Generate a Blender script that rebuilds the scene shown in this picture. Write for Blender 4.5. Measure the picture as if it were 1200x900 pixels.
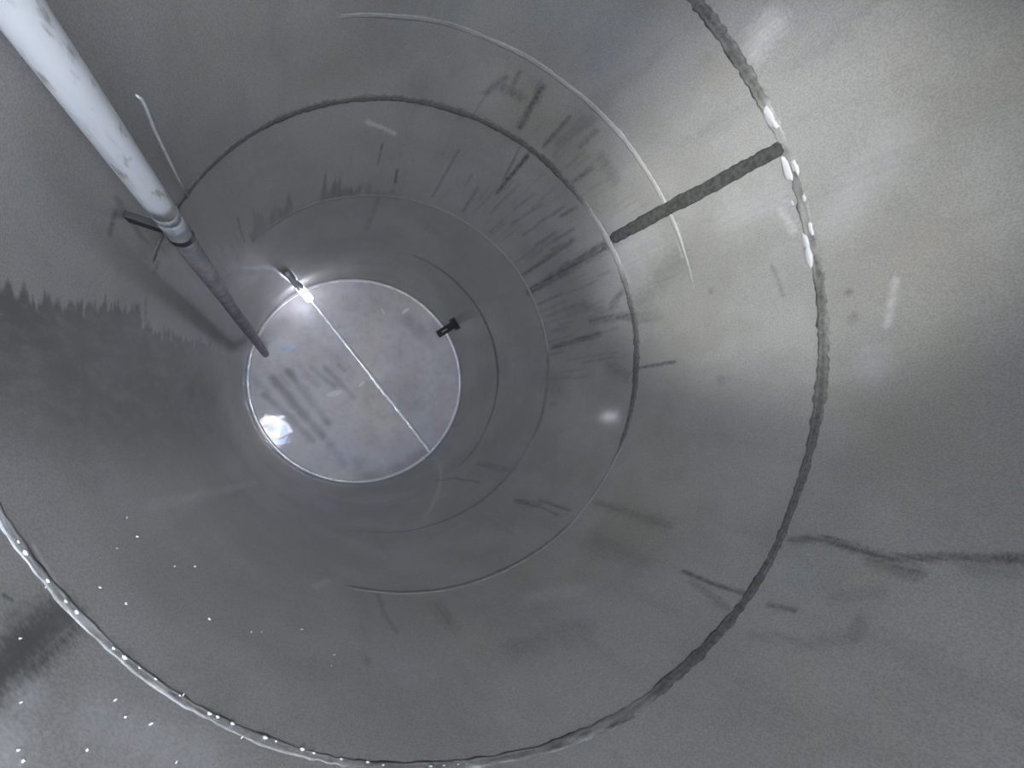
import bpy, bmesh, math, random
import numpy as np
from mathutils import Vector, Matrix

# ------------------------------------------------------------------ camera, sky, exposure
sc = bpy.context.scene
for o in list(bpy.data.objects):
    bpy.data.objects.remove(o)
COL = sc.collection
R = 1.2                                   # inner radius of the tank (m)
CAM_POS = (-0.6453, -0.3264, 5.3548)
cam_d = bpy.data.cameras.new('camera')
cam_d.sensor_fit = 'HORIZONTAL'; cam_d.sensor_width = 36.0; cam_d.lens = 15.3
cam_d.clip_start = 0.01; cam_d.clip_end = 200
cam = bpy.data.objects.new('camera', cam_d); COL.objects.link(cam)
cam.matrix_world = Matrix([[0.902129, -0.023043, -0.430851, -0.645314], [-0.0, 0.998573, -0.053407, -0.326418], [0.431467, 0.04818, 0.900841, 5.354848], [0, 0, 0, 1]])
sc.camera = cam
H = CAM_POS[2]                            # camera height above the tank floor

world = bpy.data.worlds.new('sky'); sc.world = world; world.use_nodes = True
bg = world.node_tree.nodes['Background']
_nt = world.node_tree
_tc = _nt.nodes.new('ShaderNodeTexCoord'); _cn = _nt.nodes.new('ShaderNodeTexNoise')
_cn.inputs['Scale'].default_value = 26.0; _cn.inputs['Detail'].default_value = 5.0
_cr = _nt.nodes.new('ShaderNodeValToRGB')          # broken bright cloud over blue
_cr.color_ramp.elements[0].position = .40; _cr.color_ramp.elements[0].color = (0.22, 0.44, 1.0, 1)
_cr.color_ramp.elements[1].position = .50; _cr.color_ramp.elements[1].color = (1.0, 0.98, 0.94, 1)
_mp = _nt.nodes.new('ShaderNodeMapping'); _mp.inputs['Location'].default_value = (0.013, 0.02, 0.0)
_nt.links.new(_tc.outputs['Generated'], _mp.inputs[0]); _nt.links.new(_mp.outputs[0], _cn.inputs['Vector']); _nt.links.new(_cn.outputs['Fac'], _cr.inputs['Fac'])
_nt.links.new(_cr.outputs['Color'], bg.inputs['Color'])
bg.inputs['Strength'].default_value = 22.0
sc.view_settings.view_transform = 'Standard'; sc.view_settings.look = 'None'
sc.view_settings.gamma = 1; sc.view_settings.use_curve_mapping = False
sc.view_settings.exposure = 1.95
sc.cycles.max_bounces = 12; sc.cycles.diffuse_bounces = 8; sc.cycles.glossy_bounces = 4
MANWAY = (-0.62 * R, -0.34 * R, 0.30 * R)  # opening in the tank roof, centre x, y, radius
ROOF_Z = H + 0.62 * R
NECK = 0.28 * R                            # height of the manway neck above the roof
pl = bpy.data.lights.new('manway_portal', 'AREA'); pl.shape = 'DISK'; pl.size = MANWAY[2] * 2.02
pl.cycles.is_portal = True
po = bpy.data.objects.new('manway_portal', pl); COL.objects.link(po)
po.location = (MANWAY[0], MANWAY[1], ROOF_Z + NECK + 0.01)

sun_d = bpy.data.lights.new('sun', 'SUN'); sun_d.energy = 11.0; sun_d.angle = math.radians(26)   # veiled sun
sun_d.color = (1.0, 0.985, 0.95)
sun = bpy.data.objects.new('sun', sun_d); COL.objects.link(sun); sun.location = (-6, -3, 12)
sun.rotation_euler = Vector((1.50, 0.72, -1.62)).to_track_quat('-Z', 'Y').to_euler()

# ------------------------------------------------------------------ helpers
rng = random.Random(7); nrng = np.random.default_rng(11)
def link(name, me, mats, parent=None):
    o = bpy.data.objects.new(name, me); COL.objects.link(o)
    for m in (mats if isinstance(mats, (list, tuple)) else [mats]): me.materials.append(m)
    if parent is not None: o.parent = parent
    return o
def empty(name, loc=(0, 0, 0)):
    o = bpy.data.objects.new(name, None); COL.objects.link(o); o.location = loc
    o.empty_display_size = 0.1
    return o
def tag(o, label=None, cat=None, group=None, kind=None):
    if label: o['label'] = label
    if cat: o['category'] = cat
    if group: o['group'] = group
    if kind: o['kind'] = kind
    return o
def grid_mesh(name, V, close_u=False, smooth=True, attrs=None):
    """V: (nv, nu, 3) array of points -> quad mesh; attrs: dict name -> (nv, nu)"""
    nv, nu = V.shape[:2]
    idx = np.arange(nv * nu).reshape(nv, nu)
    a = idx[:-1]; b = idx[1:]
    if close_u: a2 = np.roll(a, -1, 1); b2 = np.roll(b, -1, 1)
    else: a2 = a[:, 1:]; b2 = b[:, 1:]; a = a[:, :-1]; b = b[:, :-1]
    F = np.stack([a, a2, b2, b], -1).reshape(-1, 4).astype(np.int32)
    me = bpy.data.meshes.new(name)
    me.vertices.add(nv * nu); me.vertices.foreach_set('co', V.reshape(-1).astype(np.float32))
    me.loops.add(F.size); me.loops.foreach_set('vertex_index', F.reshape(-1))
    me.polygons.add(len(F)); me.polygons.foreach_set('loop_start', np.arange(0, F.size, 4, dtype=np.int32))
    me.polygons.foreach_set('use_smooth', np.full(len(F), smooth))
    me.update(calc_edges=True)
    for k, arr in (attrs or {}).items():
        at = me.attributes.new(k, 'FLOAT', 'POINT'); at.data.foreach_set('value', arr.reshape(-1).astype(np.float32))
    return me
def noise1(t, cells, seed, period=None):
    """periodic smooth value noise, t in [0, 1)"""
    g = np.random.default_rng(seed).random(cells)
    x = (np.asarray(t) % 1.0) * cells; i = np.floor(x).astype(int) % cells; f = x - np.floor(x); f = f * f * (3 - 2 * f)
    return g[i] * (1 - f) + g[(i + 1) % cells] * f
def noise2(u, v, cu, cv, seed):
    g = np.random.default_rng(seed).random((cv + 2, cu))
    x = (u % 1.0) * cu; y = np.clip(v, 0, 0.9999) * cv
    i = np.floor(x).astype(int) % cu; j = np.floor(y).astype(int); fx = x - np.floor(x); fy = y - np.floor(y)
    fx = fx * fx * (3 - 2 * fx); fy = fy * fy * (3 - 2 * fy)
    return (g[j, i] * (1 - fx) + g[j, (i + 1) % cu] * fx) * (1 - fy) + (g[j + 1, i] * (1 - fx) + g[j + 1, (i + 1) % cu] * fx) * fy
def sst(a, b, x):
    t = np.clip((x - a) / (b - a), 0, 1); return t * t * (3 - 2 * t)
def wall_r(th, z):
    """slightly uneven inner radius of the shell"""
    return R + .006 * (noise2((np.asarray(th) / 360) % 1.0, np.clip(np.asarray(z) / ROOF_Z, 0, 1), 14, 10, 5) - .5)
def wp(th, z, r=R):
    """point on the round wall: th in degrees clockwise seen from above"""
    a = math.radians(th); return Vector((r * math.cos(a), -r * math.sin(a), z))
def tube_mesh(name, pts, rad, seg=20, caps=True):
    """swept round tube along pts; rad a number or one per point"""
    pts = [Vector(p) for p in pts]; n = len(pts)
    rads = rad if isinstance(rad, (list, tuple)) else [rad] * n
    me = bpy.data.meshes.new(name); bm = bmesh.new(); rings = []
    t0 = (pts[1] - pts[0]).normalized()
    ref = Vector((0, 0, 1)) if abs(t0.z) < .9 else Vector((1, 0, 0))
    side = t0.cross(ref).normalized()
    for i, p in enumerate(pts):
        t = (pts[min(i + 1, n - 1)] - pts[max(i - 1, 0)]).normalized()
        side = (side - t * side.dot(t)).normalized(); up = t.cross(side)
        rings.append([bm.verts.new(p + (side * math.cos(k * 2 * math.pi / seg) + up * math.sin(k * 2 * math.pi / seg)) * rads[i]) for k in range(seg)])
    for a, b in zip(rings, rings[1:]):
        for k in range(seg):
            f = bm.faces.new((a[k], a[(k + 1) % seg], b[(k + 1) % seg], b[k])); f.smooth = True
    if caps:
        bm.faces.new(list(reversed(rings[0]))); bm.faces.new(rings[-1])
    bmesh.ops.recalc_face_normals(bm, faces=bm.faces)
    bm.to_mesh(me); bm.free(); return me
def box_mesh(name, sx, sy, sz, bev=0.004):
    me = bpy.data.meshes.new(name); bm = bmesh.new()
    bmesh.ops.create_cube(bm, size=1); bmesh.ops.scale(bm, vec=(sx, sy, sz), verts=bm.verts)
    bmesh.ops.bevel(bm, geom=bm.edges[:], offset=bev, segments=2, affect='EDGES', profile=.6)
    bm.to_mesh(me); bm.free(); return me
def frame_at(th, z, r, tilt=0.0):
    """matrix: local x inward from the wall, y along the wall, z up"""
    a = math.radians(th); inw = Vector((-math.cos(a), math.sin(a), 0)); up = Vector((0, 0, 1)); al = up.cross(inw)
    m = Matrix((inw, al, up)).transposed().to_4x4(); m.translation = wp(th, z, r); return m

# ------------------------------------------------------------------ materials
def mat(name):
    m = bpy.data.materials.new(name); m.use_nodes = True
    nt = m.node_tree; return m, nt, nt.nodes['Principled BSDF']
def nd(nt, typ, **kw):
    n = nt.nodes.new(typ)
    for k, v in kw.items():
        if k in n.inputs: n.inputs[k].default_value = v
        else: setattr(n, k, v)
    return n
def rgb(c): return (*c, 1)
def mix(nt, fac, a, b):
    n = nt.nodes.new('ShaderNodeMix'); n.data_type = 'RGBA'
    for s, v in ((0, fac), (6, a), (7, b)):
        if hasattr(v, 'links'): nt.links.new(v, n.inputs[s])
        else: n.inputs[s].default_value = v if s == 0 else rgb(v)
    return n.outputs[2]
def ramp(nt, src, lo, hi, a=0.0, b=1.0):
    n = nt.nodes.new('ShaderNodeMapRange'); n.interpolation_type = 'SMOOTHSTEP'
    nt.links.new(src, n.inputs[0]); n.inputs[1].default_value = lo; n.inputs[2].default_value = hi
    n.inputs[3].default_value = a; n.inputs[4].default_value = b
    return n.outputs[0]
def attr(nt, name):
    n = nt.nodes.new('ShaderNodeAttribute'); n.attribute_name = name; return n.outputs['Fac']
def obj_noise(nt, scale, detail=4, rough=.55, stretch=(1, 1, 1)):
    tc = nt.nodes.new('ShaderNodeTexCoord'); mp = nt.nodes.new('ShaderNodeMapping'); mp.inputs['Scale'].default_value = stretch
    nt.links.new(tc.outputs['Object'], mp.inputs[0])
    n = nt.nodes.new('ShaderNodeTexNoise'); n.inputs['Scale'].default_value = scale; n.inputs['Detail'].default_value = detail
    n.inputs['Roughness'].default_value = rough
    nt.links.new(mp.outputs[0], n.inputs['Vector']); return n.outputs['Fac']
def bump(nt, b, height, strength, dist):
    n = nt.nodes.new('ShaderNodeBump'); n.inputs['Strength'].default_value = strength; n.inputs['Distance'].default_value = dist
    nt.links.new(height, n.inputs['Height']); nt.links.new(n.outputs[0], b.inputs['Normal'])

WALL = (0.365, 0.365, 0.34)
def wall_colour(nt):
    big = obj_noise(nt, 1.6, 5, .6)
    c = mix(nt, ramp(nt, big, .38, .64), WALL, (0.45, 0.45, 0.435))
    warm = obj_noise(nt, 2.3, 3, .5, (1, 1, .5))
    c = mix(nt, ramp(nt, warm, .52, .72, 0, .55), c, (0.40, 0.365, 0.325))
    run = obj_noise(nt, 9, 4, .6, (1, 1, .16))
    c = mix(nt, ramp(nt, run, .50, .78, 0, .45), c, (0.30, 0.30, 0.29))
    grain = obj_noise(nt, 170, 2, .7)
    c = mix(nt, ramp(nt, grain, .34, .66, .40, 0), c, (0.16, 0.165, 0.165))
    return c, grain
def make_wall():
    m, nt, b = mat('stained_tank_lining')
    c, grain = wall_colour(nt)
    blot = obj_noise(nt, 26, 4, .65, (1, 1, .35))
    st = attr(nt, 'stain_shade'); pa = attr(nt, 'pale')
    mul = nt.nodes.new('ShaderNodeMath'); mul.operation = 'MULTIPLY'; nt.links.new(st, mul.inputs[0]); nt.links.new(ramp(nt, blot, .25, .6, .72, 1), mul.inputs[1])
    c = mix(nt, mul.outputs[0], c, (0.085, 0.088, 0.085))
    c = mix(nt, pa, c, (0.72, 0.74, 0.76))
    nt.links.new(c, b.inputs['Base Color'])
    b.inputs['Roughness'].default_value = 0.45
    b.inputs['Coat Weight'].default_value = 0.5; b.inputs['Coat Roughness'].default_value = 0.10
    wav = obj_noise(nt, 5, 3, .5)
    bump(nt, b, wav, .12, .02)
    return m
M_WALL = make_wall()
def make_seam(name, dark, pale, rough=.7):
    """weld seam: attribute 'shade' -1..1 runs from tarry dark over wall colour to pale bare weld"""
    m, nt, b = mat(name)
    c, grain = wall_colour(nt); s = attr(nt, 'shade')
    n = obj_noise(nt, 60, 4, .65)
    neg = ramp(nt, s, -1.0, 0.0, 1, 0); pos = ramp(nt, s, 0.0, 1.0, 0, 1)
    d2 = mix(nt, ramp(nt, n, .35, .7), dark, tuple(x * 2.0 for x in dark))
    c = mix(nt, neg, c, d2); c = mix(nt, pos, c, pale)
    nt.links.new(c, b.inputs['Base Color']); b.inputs['Roughness'].default_value = rough
    bump(nt, b, n, .6, .006)
    return m
M_SEAM = make_seam('weld_seam_sealant', (0.09, 0.092, 0.086), (0.68, 0.70, 0.70))
def simple(name, base, rough=.5, var=.25, scale=30, metal=0.0, coat=0.0, bmp=.2):
    m, nt, b = mat(name)
    n = obj_noise(nt, scale, 4, .6)
    nt.links.new(mix(nt, ramp(nt, n, .3, .7), tuple(x * (1 - var) for x in base), tuple(min(1, x * (1 + var)) for x in base)), b.inputs['Base Color'])
    b.inputs['Roughness'].default_value = rough; b.inputs['Metallic'].default_value = metal; b.inputs['Coat Weight'].default_value = coat
    bump(nt, b, n, bmp, .003); return m
M_PIPE = None
def make_pipe():
    m, nt, b = mat('scuffed_white_pipe')
    n = obj_noise(nt, 14, 5, .65, (1, 1, .12)); n2 = obj_noise(nt, 40, 3, .6, (1, 1, .3))
    c = mix(nt, ramp(nt, n, .46, .70, 0, .75), (0.80, 0.83, 0.85), (0.33, 0.33, 0.31))
    c = mix(nt, ramp(nt, n2, .55, .72, 0, .6), c, (0.20, 0.19, 0.17))
    nt.links.new(c, b.inputs['Base Color']); b.inputs['Roughness'].default_value = .45
    bump(nt, b, n2, .25, .002); return m
M_PIPE = make_pipe()
def make_floor():
    m, nt, b = mat('wet_floor_plate')
    n = obj_noise(nt, 3.0, 5, .6); n2 = obj_noise(nt, 14, 4, .6)
    c = mix(nt, ramp(nt, n, .35, .65), (0.75, 0.745, 0.765), (0.66, 0.635, 0.63))
    c = mix(nt, ramp(nt, n2, .45, .75, 0, .35), c, (0.42, 0.42, 0.43))
    c = mix(nt, attr(nt, 'stain_shade'), c, (0.20, 0.205, 0.22))
    c = mix(nt, attr(nt, 'pale'), c, (0.74, 0.77, 0.80))
    nt.links.new(c, b.inputs['Base Color'])
    b.inputs['Roughness'].default_value = .5
    b.inputs['Coat Weight'].default_value = 1.0; b.inputs['Coat Roughness'].default_value = .04; b.inputs['Coat IOR'].default_value = 1.22
    w = obj_noise(nt, 5, 2, .5); 
    bn = nt.nodes.new('ShaderNodeBump'); bn.inputs['Strength'].default_value = .3; bn.inputs['Distance'].default_value = .01
    nt.links.new(w, bn.inputs['Height']); nt.links.new(bn.outputs[0], b.inputs['Coat Normal'])
    return m
M_FLOOR = make_floor()
M_PALE = simple('pale_weld', (0.90, 0.92, 0.95), .36, .1, 60, metal=.35)
M_BEAD = simple('grey_weld_bead', (0.66, 0.68, 0.70), .5, .25, 60)
M_WHITE = simple('white_flake', (0.86, 0.88, 0.90), .5, .05, 60)
M_DARK = simple('dark_rubber', (0.028, 0.029, 0.03), .6, .3, 50)
M_TAR = simple('dark_sealant_strip', (0.075, 0.077, 0.075), .75, .35, 45, bmp=.6)
M_STEEL = simple('dull_steel', (0.30, 0.31, 0.32), .45, .25, 40, metal=.4)
M_ROOF = simple('roof_lining', (0.42, 0.42, 0.41), .6, .15, 8)
def emit(name, col, s):
    m, nt, b = mat(name); b.inputs['Base Color'].default_value = rgb((.8, .8, .8))
    b.inputs['Emission Color'].default_value = rgb(col); b.inputs['Emission Strength'].default_value = s; return m
M_LAMP = emit('lit_lamp_sleeve', (0.84, 0.86, 1.0), 3.2)

# ------------------------------------------------------------------ the shell
# heights of the ring seams above the floor
Z_SEAM = [4.3441, 3.7568, 3.2814, 2.2078, 1.1507]          # ring 1 (nearest the roof), pale line, ring 2, ring 3, ring 4
EDGES = [ROOF_Z] + Z_SEAM + [-0.09]
NU = 1300
# stains: (width px-like, strength, metres per unit along the wall, metres per unit up the wall, points (angle, height))
STROKES = [
    (5, 0.6, 0.006090, 0.010452, [(-38.57, 2.2526), (-39.69, 2.9971)]),
    (11, 0.85, 0.005873, 0.009573, [(-31.69, 2.1989), (-33.71, 3.2888)]),
    (3, 0.5, 0.006672, 0.012184, [(-25.83, 2.1935), (-25.93, 2.6090)]),
    (3, 0.35, 0.005730, 0.008983, [(-24.75, 2.8598), (-25.32, 3.0431)]),
    (5, 0.4, 0.006428, 0.011215, [(-20.17, 2.2972), (-20.05, 2.8252)]),
    (9, 0.6, 0.005572, 0.008381, [(-13.79, 2.8617), (-11.53, 3.2948)]),
    (8, 0.5, 0.005427, 0.007983, [(-15.92, 3.0849), (-19.16, 3.2297)]),
    (10, 0.35, 0.005880, 0.009365, [(-19.24, 2.8168), (-15.81, 2.9840)]),
    (6, 0.65, 0.006389, 0.010994, [(-7.81, 2.3120), (-8.72, 2.9205)]),
    (3, 0.3, 0.005710, 0.008786, [(-8.72, 2.9205), (-9.11, 3.1217)]),
    (3, 0.3, 0.006473, 0.011302, [(-1.98, 2.4865), (-1.80, 2.7161)]),
    (3, 0.35, 0.005957, 0.009575, [(-0.01, 2.7147), (-0.35, 3.0649)]),
    (4, 0.75, 0.004987, 0.006710, [(4.10, 3.3016), (3.63, 3.5857)]),
    (26, 0.3, 0.004664, 0.005921, [(-14.98, 3.3746), (-19.63, 3.5835), (-21.58, 3.7013)]),
    (18, 0.3, 0.005052, 0.006882, [(-10.28, 3.3487), (-9.72, 3.4387)]),
    (8, 0.5, 0.004002, 0.005193, [(-84.49, 3.4675), (-82.30, 3.6057)]),
    (6, 0.5, 0.003924, 0.004923, [(-79.87, 3.5453), (-80.49, 3.6712)]),
    (12, 0.4, 0.004042, 0.005224, [(-82.71, 3.5471), (-76.74, 3.5450)]),
    (8, 0.6, 0.004155, 0.005405, [(-73.12, 3.3707), (-74.64, 3.6622)]),
    (9, 0.45, 0.003986, 0.004978, [(-73.80, 3.5648), (-75.53, 3.6703)]),
    (3, 0.3, 0.004230, 0.005852, [(-84.32, 3.3064), (-84.25, 3.4769)]),
    (5, 0.65, 0.004322, 0.005679, [(-65.30, 3.3650), (-65.50, 3.6154)]),
    (12, 0.28, 0.004235, 0.005393, [(-63.23, 3.4507), (-61.58, 3.6820)]),
    (7, 0.45, 0.004226, 0.005312, [(-58.95, 3.5326), (-59.09, 3.6679)]),
    (4, 0.3, 0.004523, 0.006060, [(-57.35, 3.3579), (-57.31, 3.5211)]),
    (6, 0.5, 0.004675, 0.006394, [(-53.48, 3.2807), (-52.85, 3.4819)]),
    (14, 0.32, 0.004392, 0.005596, [(-53.63, 3.5816), (-47.11, 3.5588)]),
    (5, 0.3, 0.004125, 0.005125, [(-63.15, 3.5855), (-63.09, 3.6725)]),
    (5, 0.75, 0.005139, 0.008123, [(-66.16, 2.7539), (-66.81, 3.2204)]),
    (3, 0.55, 0.004985, 0.007696, [(-67.24, 2.8964), (-69.83, 3.2404)]),
    (5, 0.55, 0.005185, 0.007743, [(-47.79, 3.0492), (-47.14, 3.2069)]),
    (3, 0.4, 0.005429, 0.009806, [(-82.46, 2.3528), (-82.95, 2.9589)]),
    (4, 0.4, 0.005861, 0.010888, [(-70.85, 2.3437), (-71.89, 2.6962)]),
    (3, 0.7, 0.005520, 0.010946, [(-95.78, 2.4219), (-96.69, 2.5823)]),
    (2.5, 0.5, 0.005013, 0.009275, [(-102.74, 2.6404), (-103.22, 2.8632)]),
    (6, 0.3, 0.006464, 0.015621, [(-99.51, 1.5871), (-99.23, 2.1544)]),
    (4, 0.45, 0.005715, 0.009222, [(-40.62, 2.7569), (-39.61, 2.9853)]),
    (3, 0.4, 0.005814, 0.009541, [(-39.99, 2.6581), (-39.66, 2.9660)]),
    (4, 0.5, 0.005556, 0.008776, [(-42.89, 2.8330), (-42.54, 3.0570)]),
    (3, 0.35, 0.005842, 0.009770, [(-45.06, 2.6350), (-44.76, 2.8895)]),
    (3, 0.3, 0.005664, 0.009486, [(-55.74, 2.5931), (-54.21, 2.9705)]),
    (3, 0.35, 0.005799, 0.009784, [(-50.40, 2.5795), (-49.78, 2.9093)]),
    (3, 0.3, 0.005736, 0.010048, [(-63.22, 2.5183), (-63.26, 2.8247)]),
    (4, 0.3, 0.005474, 0.009636, [(-75.44, 2.6424), (-75.91, 2.7998)]),
    (4, 0.4, 0.005432, 0.008568, [(-50.37, 2.8099), (-49.49, 3.1120)]),
    (3, 0.35, 0.005494, 0.009025, [(-58.68, 2.7286), (-58.02, 2.9897)]),
    (5, 0.35, 0.004424, 0.006501, [(-86.95, 3.2215), (-86.55, 3.2928)]),
    (6, 0.75, 0.003354, 0.003394, [(53.69, 4.0710), (53.66, 4.2015), (52.92, 4.3291)]),
    (10, 0.3, 0.003288, 0.003296, [(54.61, 4.1344), (56.74, 4.3030)]),
    (7, 0.55, 0.002930, 0.002511, [(53.14, 4.4130), (52.41, 4.4872)]),
    (11, 0.75, 0.002774, 0.002118, [(41.05, 4.3776), (39.53, 4.4778), (39.91, 4.5785), (40.10, 4.6518), (37.85, 4.7697), (35.99, 4.9105)]),
    (17, 0.5, 0.002668, 0.001960, [(40.77, 4.6128), (41.17, 4.6678), (41.15, 4.7261)]),
    (16, 0.2, 0.002698, 0.002147, [(58.88, 4.4231), (56.53, 4.5528), (52.76, 4.6517)]),
    (22, 0.28, 0.002592, 0.001918, [(52.53, 4.6499), (50.13, 4.6463)]),
    (16, 0.16, 0.002706, 0.002056, [(48.21, 4.5659), (45.02, 4.6654)]),
    (20, 0.3, 0.002330, 0.001474, [(38.60, 4.8117), (37.57, 4.9146)]),
    (9, 0.5, 0.003217, 0.002781, [(-4.97, 4.4439)]),
    (14, 0.3, 0.003214, 0.002765, [(-0.26, 4.4522)]),
    (7, 0.5, 0.004237, 0.004853, [(-12.15, 3.8503)]),
    (5, 0.3, 0.003655, 0.003608, [(-13.58, 4.1714), (-7.22, 4.1999)]),
    (12, 0.22, 0.004218, 0.004794, [(9.24, 3.8870)]),
    (8, 0.65, 0.005775, 0.011255, [(54.06, 2.6285), (52.73, 2.8677)]),
    (5, 0.55, 0.005368, 0.009385, [(51.06, 2.8523), (50.46, 3.1801)]),
    (4, 0.45, 0.005378, 0.009594, [(52.73, 2.8677), (53.07, 3.1172)]),
    (8, 0.35, 0.007512, 0.018484, [(45.28, 1.4968), (44.36, 2.0480)]),
    (3, 0.45, 0.008015, 0.023488, [(62.00, 1.0412), (56.17, 1.3485), (53.54, 1.8387)]),
    (7, 0.35, 0.003449, 0.007404, [(105.93, 3.3217), (106.29, 3.5256), (105.46, 3.6698)]),
    (14, 0.3, 0.004492, 0.006124, [(45.74, 3.3519), (45.43, 3.5939), (45.51, 3.8540)]),
    (30, 0.2, 0.004160, 0.005555, [(55.58, 3.5637), (55.47, 3.8372)]),
    (20, 0.22, 0.003670, 0.006884, [(94.39, 3.4664), (94.74, 3.6140)]),
    (12, 0.3, 0.002712, 0.004878, [(112.03, 3.9049)]),
    (40, 0.16, 0.005416, 0.010077, [(61.23, 2.7979), (52.64, 3.0763)]),
    (26, 0.18, 0.003382, 0.004592, [(87.34, 3.8892), (74.63, 3.9390)]),
    (44, 1.1, 0.001157, 0.001508, [(146.09, 4.3849), (146.07, 4.4972), (146.15, 4.6244)]),
    (60, 1, 0.001157, 0.001508, [(146.12, 4.3731), (146.07, 4.4972), (146.15, 4.6244)]),
    (30, 0.6, 0.001266, 0.001816, [(147.37, 4.3963), (147.75, 4.4552)]),
    (4, 0.85, 0.001229, 0.001726, [(149.94, 4.4416), (149.24, 4.4347)]),
    (4, 0.65, 0.001276, 0.001853, [(148.87, 4.4196), (148.44, 4.4120)]),
    (8, 0.6, 0.002961, 0.005692, [(-165.70, 3.6807), (-166.72, 3.5096), (-167.29, 3.3320)]),
    (20, 0.5, 0.003339, 0.007236, [(-168.03, 3.3759), (-164.01, 3.2134)]),
    (6, 0.5, 0.002666, 0.004725, [(-170.61, 3.6644), (-166.77, 3.6734)]),
    (5, 0.5, 0.003430, 0.008039, [(-170.39, 3.2299), (-168.28, 3.2256)]),
    (3, 0.5, 0.003327, 0.008793, [(-175.75, 3.2652), (-182.16, 3.2371)]),
    (3, 0.6, 0.004903, 0.012474, [(-145.44, 2.6699), (-145.92, 2.3174)]),
    (30, 0.35, 0.005208, 0.015701, [(-159.50, 2.2955), (-150.47, 2.2831)]),
    (14, 0.3, 0.005587, 0.008446, [(2.72, 3.0209), (6.02, 3.1961)]),
    (16, 0.25, 0.007041, 0.013520, [(2.99, 2.2393), (9.96, 2.3332)]),
    (10, 0.3, 0.006908, 0.013258, [(15.01, 2.3437)]),
    (4.82735, 0.218384, 0.006662, 0.012085, [(-22.66, 2.6163), (-22.66, 2.2348)]),
    (4.83007, 0.203836, 0.005707, 0.008786, [(0.10, 3.1722), (0.10, 2.8974)]),
    (2.73972, 0.187002, 0.005821, 0.009136, [(-1.53, 3.1065), (-1.53, 2.8304)]),
    (2.83845, 0.246615, 0.005467, 0.008198, [(-26.38, 3.1846), (-26.38, 3.0054)]),
    (2.4163, 0.198792, 0.005950, 0.009547, [(-11.80, 3.0704), (-11.80, 2.6683)]),
    (2.62837, 0.134477, 0.005247, 0.008278, [(-60.37, 3.1935), (-60.37, 2.7628)]),
    (4.88443, 0.186276, 0.006814, 0.012615, [(4.66, 2.5144), (4.66, 2.3073)]),
    (4.07193, 0.25465, 0.006014, 0.009806, [(-18.48, 3.0351), (-18.48, 2.5778)]),
    (2.49787, 0.123312, 0.006042, 0.009843, [(-2.08, 2.9618), (-2.08, 2.7271)]),
    (2.01015, 0.208469, 0.005498, 0.009279, [(-65.05, 2.9598), (-65.05, 2.6322)]),
    (3.44224, 0.150527, 0.005861, 0.009817, [(-44.32, 2.9531), (-44.32, 2.5428)]),
    (4.9253, 0.103658, 0.006290, 0.010993, [(-33.43, 2.6452), (-33.43, 2.5273)]),
    (4.36321, 0.15859, 0.006642, 0.011901, [(-13.02, 2.5358), (-13.02, 2.4329)]),
    (2.54276, 0.252829, 0.005410, 0.008023, [(-26.03, 3.1878), (-26.03, 3.0738)]),
    (4.82613, 0.155101, 0.006277, 0.011699, [(-55.06, 2.6054), (-55.06, 2.2348)]),
    (2.32416, 0.219744, 0.006154, 0.010789, [(-43.04, 2.7856), (-43.04, 2.3917)]),
    (4.8374, 0.114589, 0.006687, 0.012046, [(-9.41, 2.5243), (-9.41, 2.4142)]),
    (3.01988, 0.247872, 0.006297, 0.011339, [(-44.10, 2.7184), (-44.10, 2.2699)]),
    (2.53243, 0.112511, 0.005888, 0.009541, [(-28.57, 2.9511), (-28.57, 2.7335)]),
    (2.48459, 0.107768, 0.006174, 0.011472, [(-58.69, 2.6573), (-58.69, 2.2348)]),
    (2.71201, 0.195034, 0.006385, 0.011068, [(4.99, 2.7787), (4.99, 2.5268)]),
    (2.16712, 0.246571, 0.006263, 0.010566, [(-7.20, 2.8394), (-7.20, 2.5815)]),
    (2.39172, 0.217066, 0.005780, 0.010395, [(-67.51, 2.8099), (-67.51, 2.3919)]),
    (2.31989, 0.169529, 0.006637, 0.011926, [(2.18, 2.7031), (2.18, 2.3045)]),
    (3.35946, 0.259888, 0.006215, 0.011627, [(-58.66, 2.5360), (-58.66, 2.3267)]),
    (3.46448, 0.216721, 0.006938, 0.012971, [(-5.23, 2.4336), (-5.23, 2.2348)]),
    (2.43952, 0.16032, 0.005836, 0.009467, [(-33.59, 2.9679), (-33.59, 2.7168)]),
    (3.49797, 0.154157, 0.006937, 0.013089, [(5.12, 2.4462), (5.12, 2.2348)]),
    (4.60216, 0.157812, 0.005538, 0.009349, [(-63.23, 2.9824), (-63.23, 2.5862)]),
    (3.99206, 0.221542, 0.006770, 0.012348, [(-10.26, 2.5904), (-10.26, 2.2348)]),
    (3.45706, 0.22316, 0.006254, 0.011124, [(-42.38, 2.6454), (-42.38, 2.4415)]),
    (3.94908, 0.192906, 0.006145, 0.010226, [(-17.49, 2.9656), (-17.49, 2.5066)]),
    (4.01493, 0.17407, 0.005654, 0.010001, [(-69.12, 2.7682), (-69.12, 2.5759)]),
    (3.04365, 0.20305, 0.006641, 0.011880, [(-7.93, 2.6898), (-7.93, 2.2876)]),
    (4.52864, 0.239186, 0.006722, 0.012193, [(-13.93, 2.5489), (-13.93, 2.3184)]),
    (3.55442, 0.184694, 0.006874, 0.012788, [(-17.69, 2.4335), (-17.69, 2.2348)]),
    (3.43172, 0.210628, 0.006301, 0.011896, [(-57.37, 2.5423), (-57.37, 2.2348)]),
    (4.34111, 0.192935, 0.006521, 0.011489, [(-15.30, 2.6252), (-15.30, 2.4632)]),
    (4.32411, 0.201899, 0.006210, 0.010462, [(-19.42, 2.8666), (-19.42, 2.5311)]),
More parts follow.
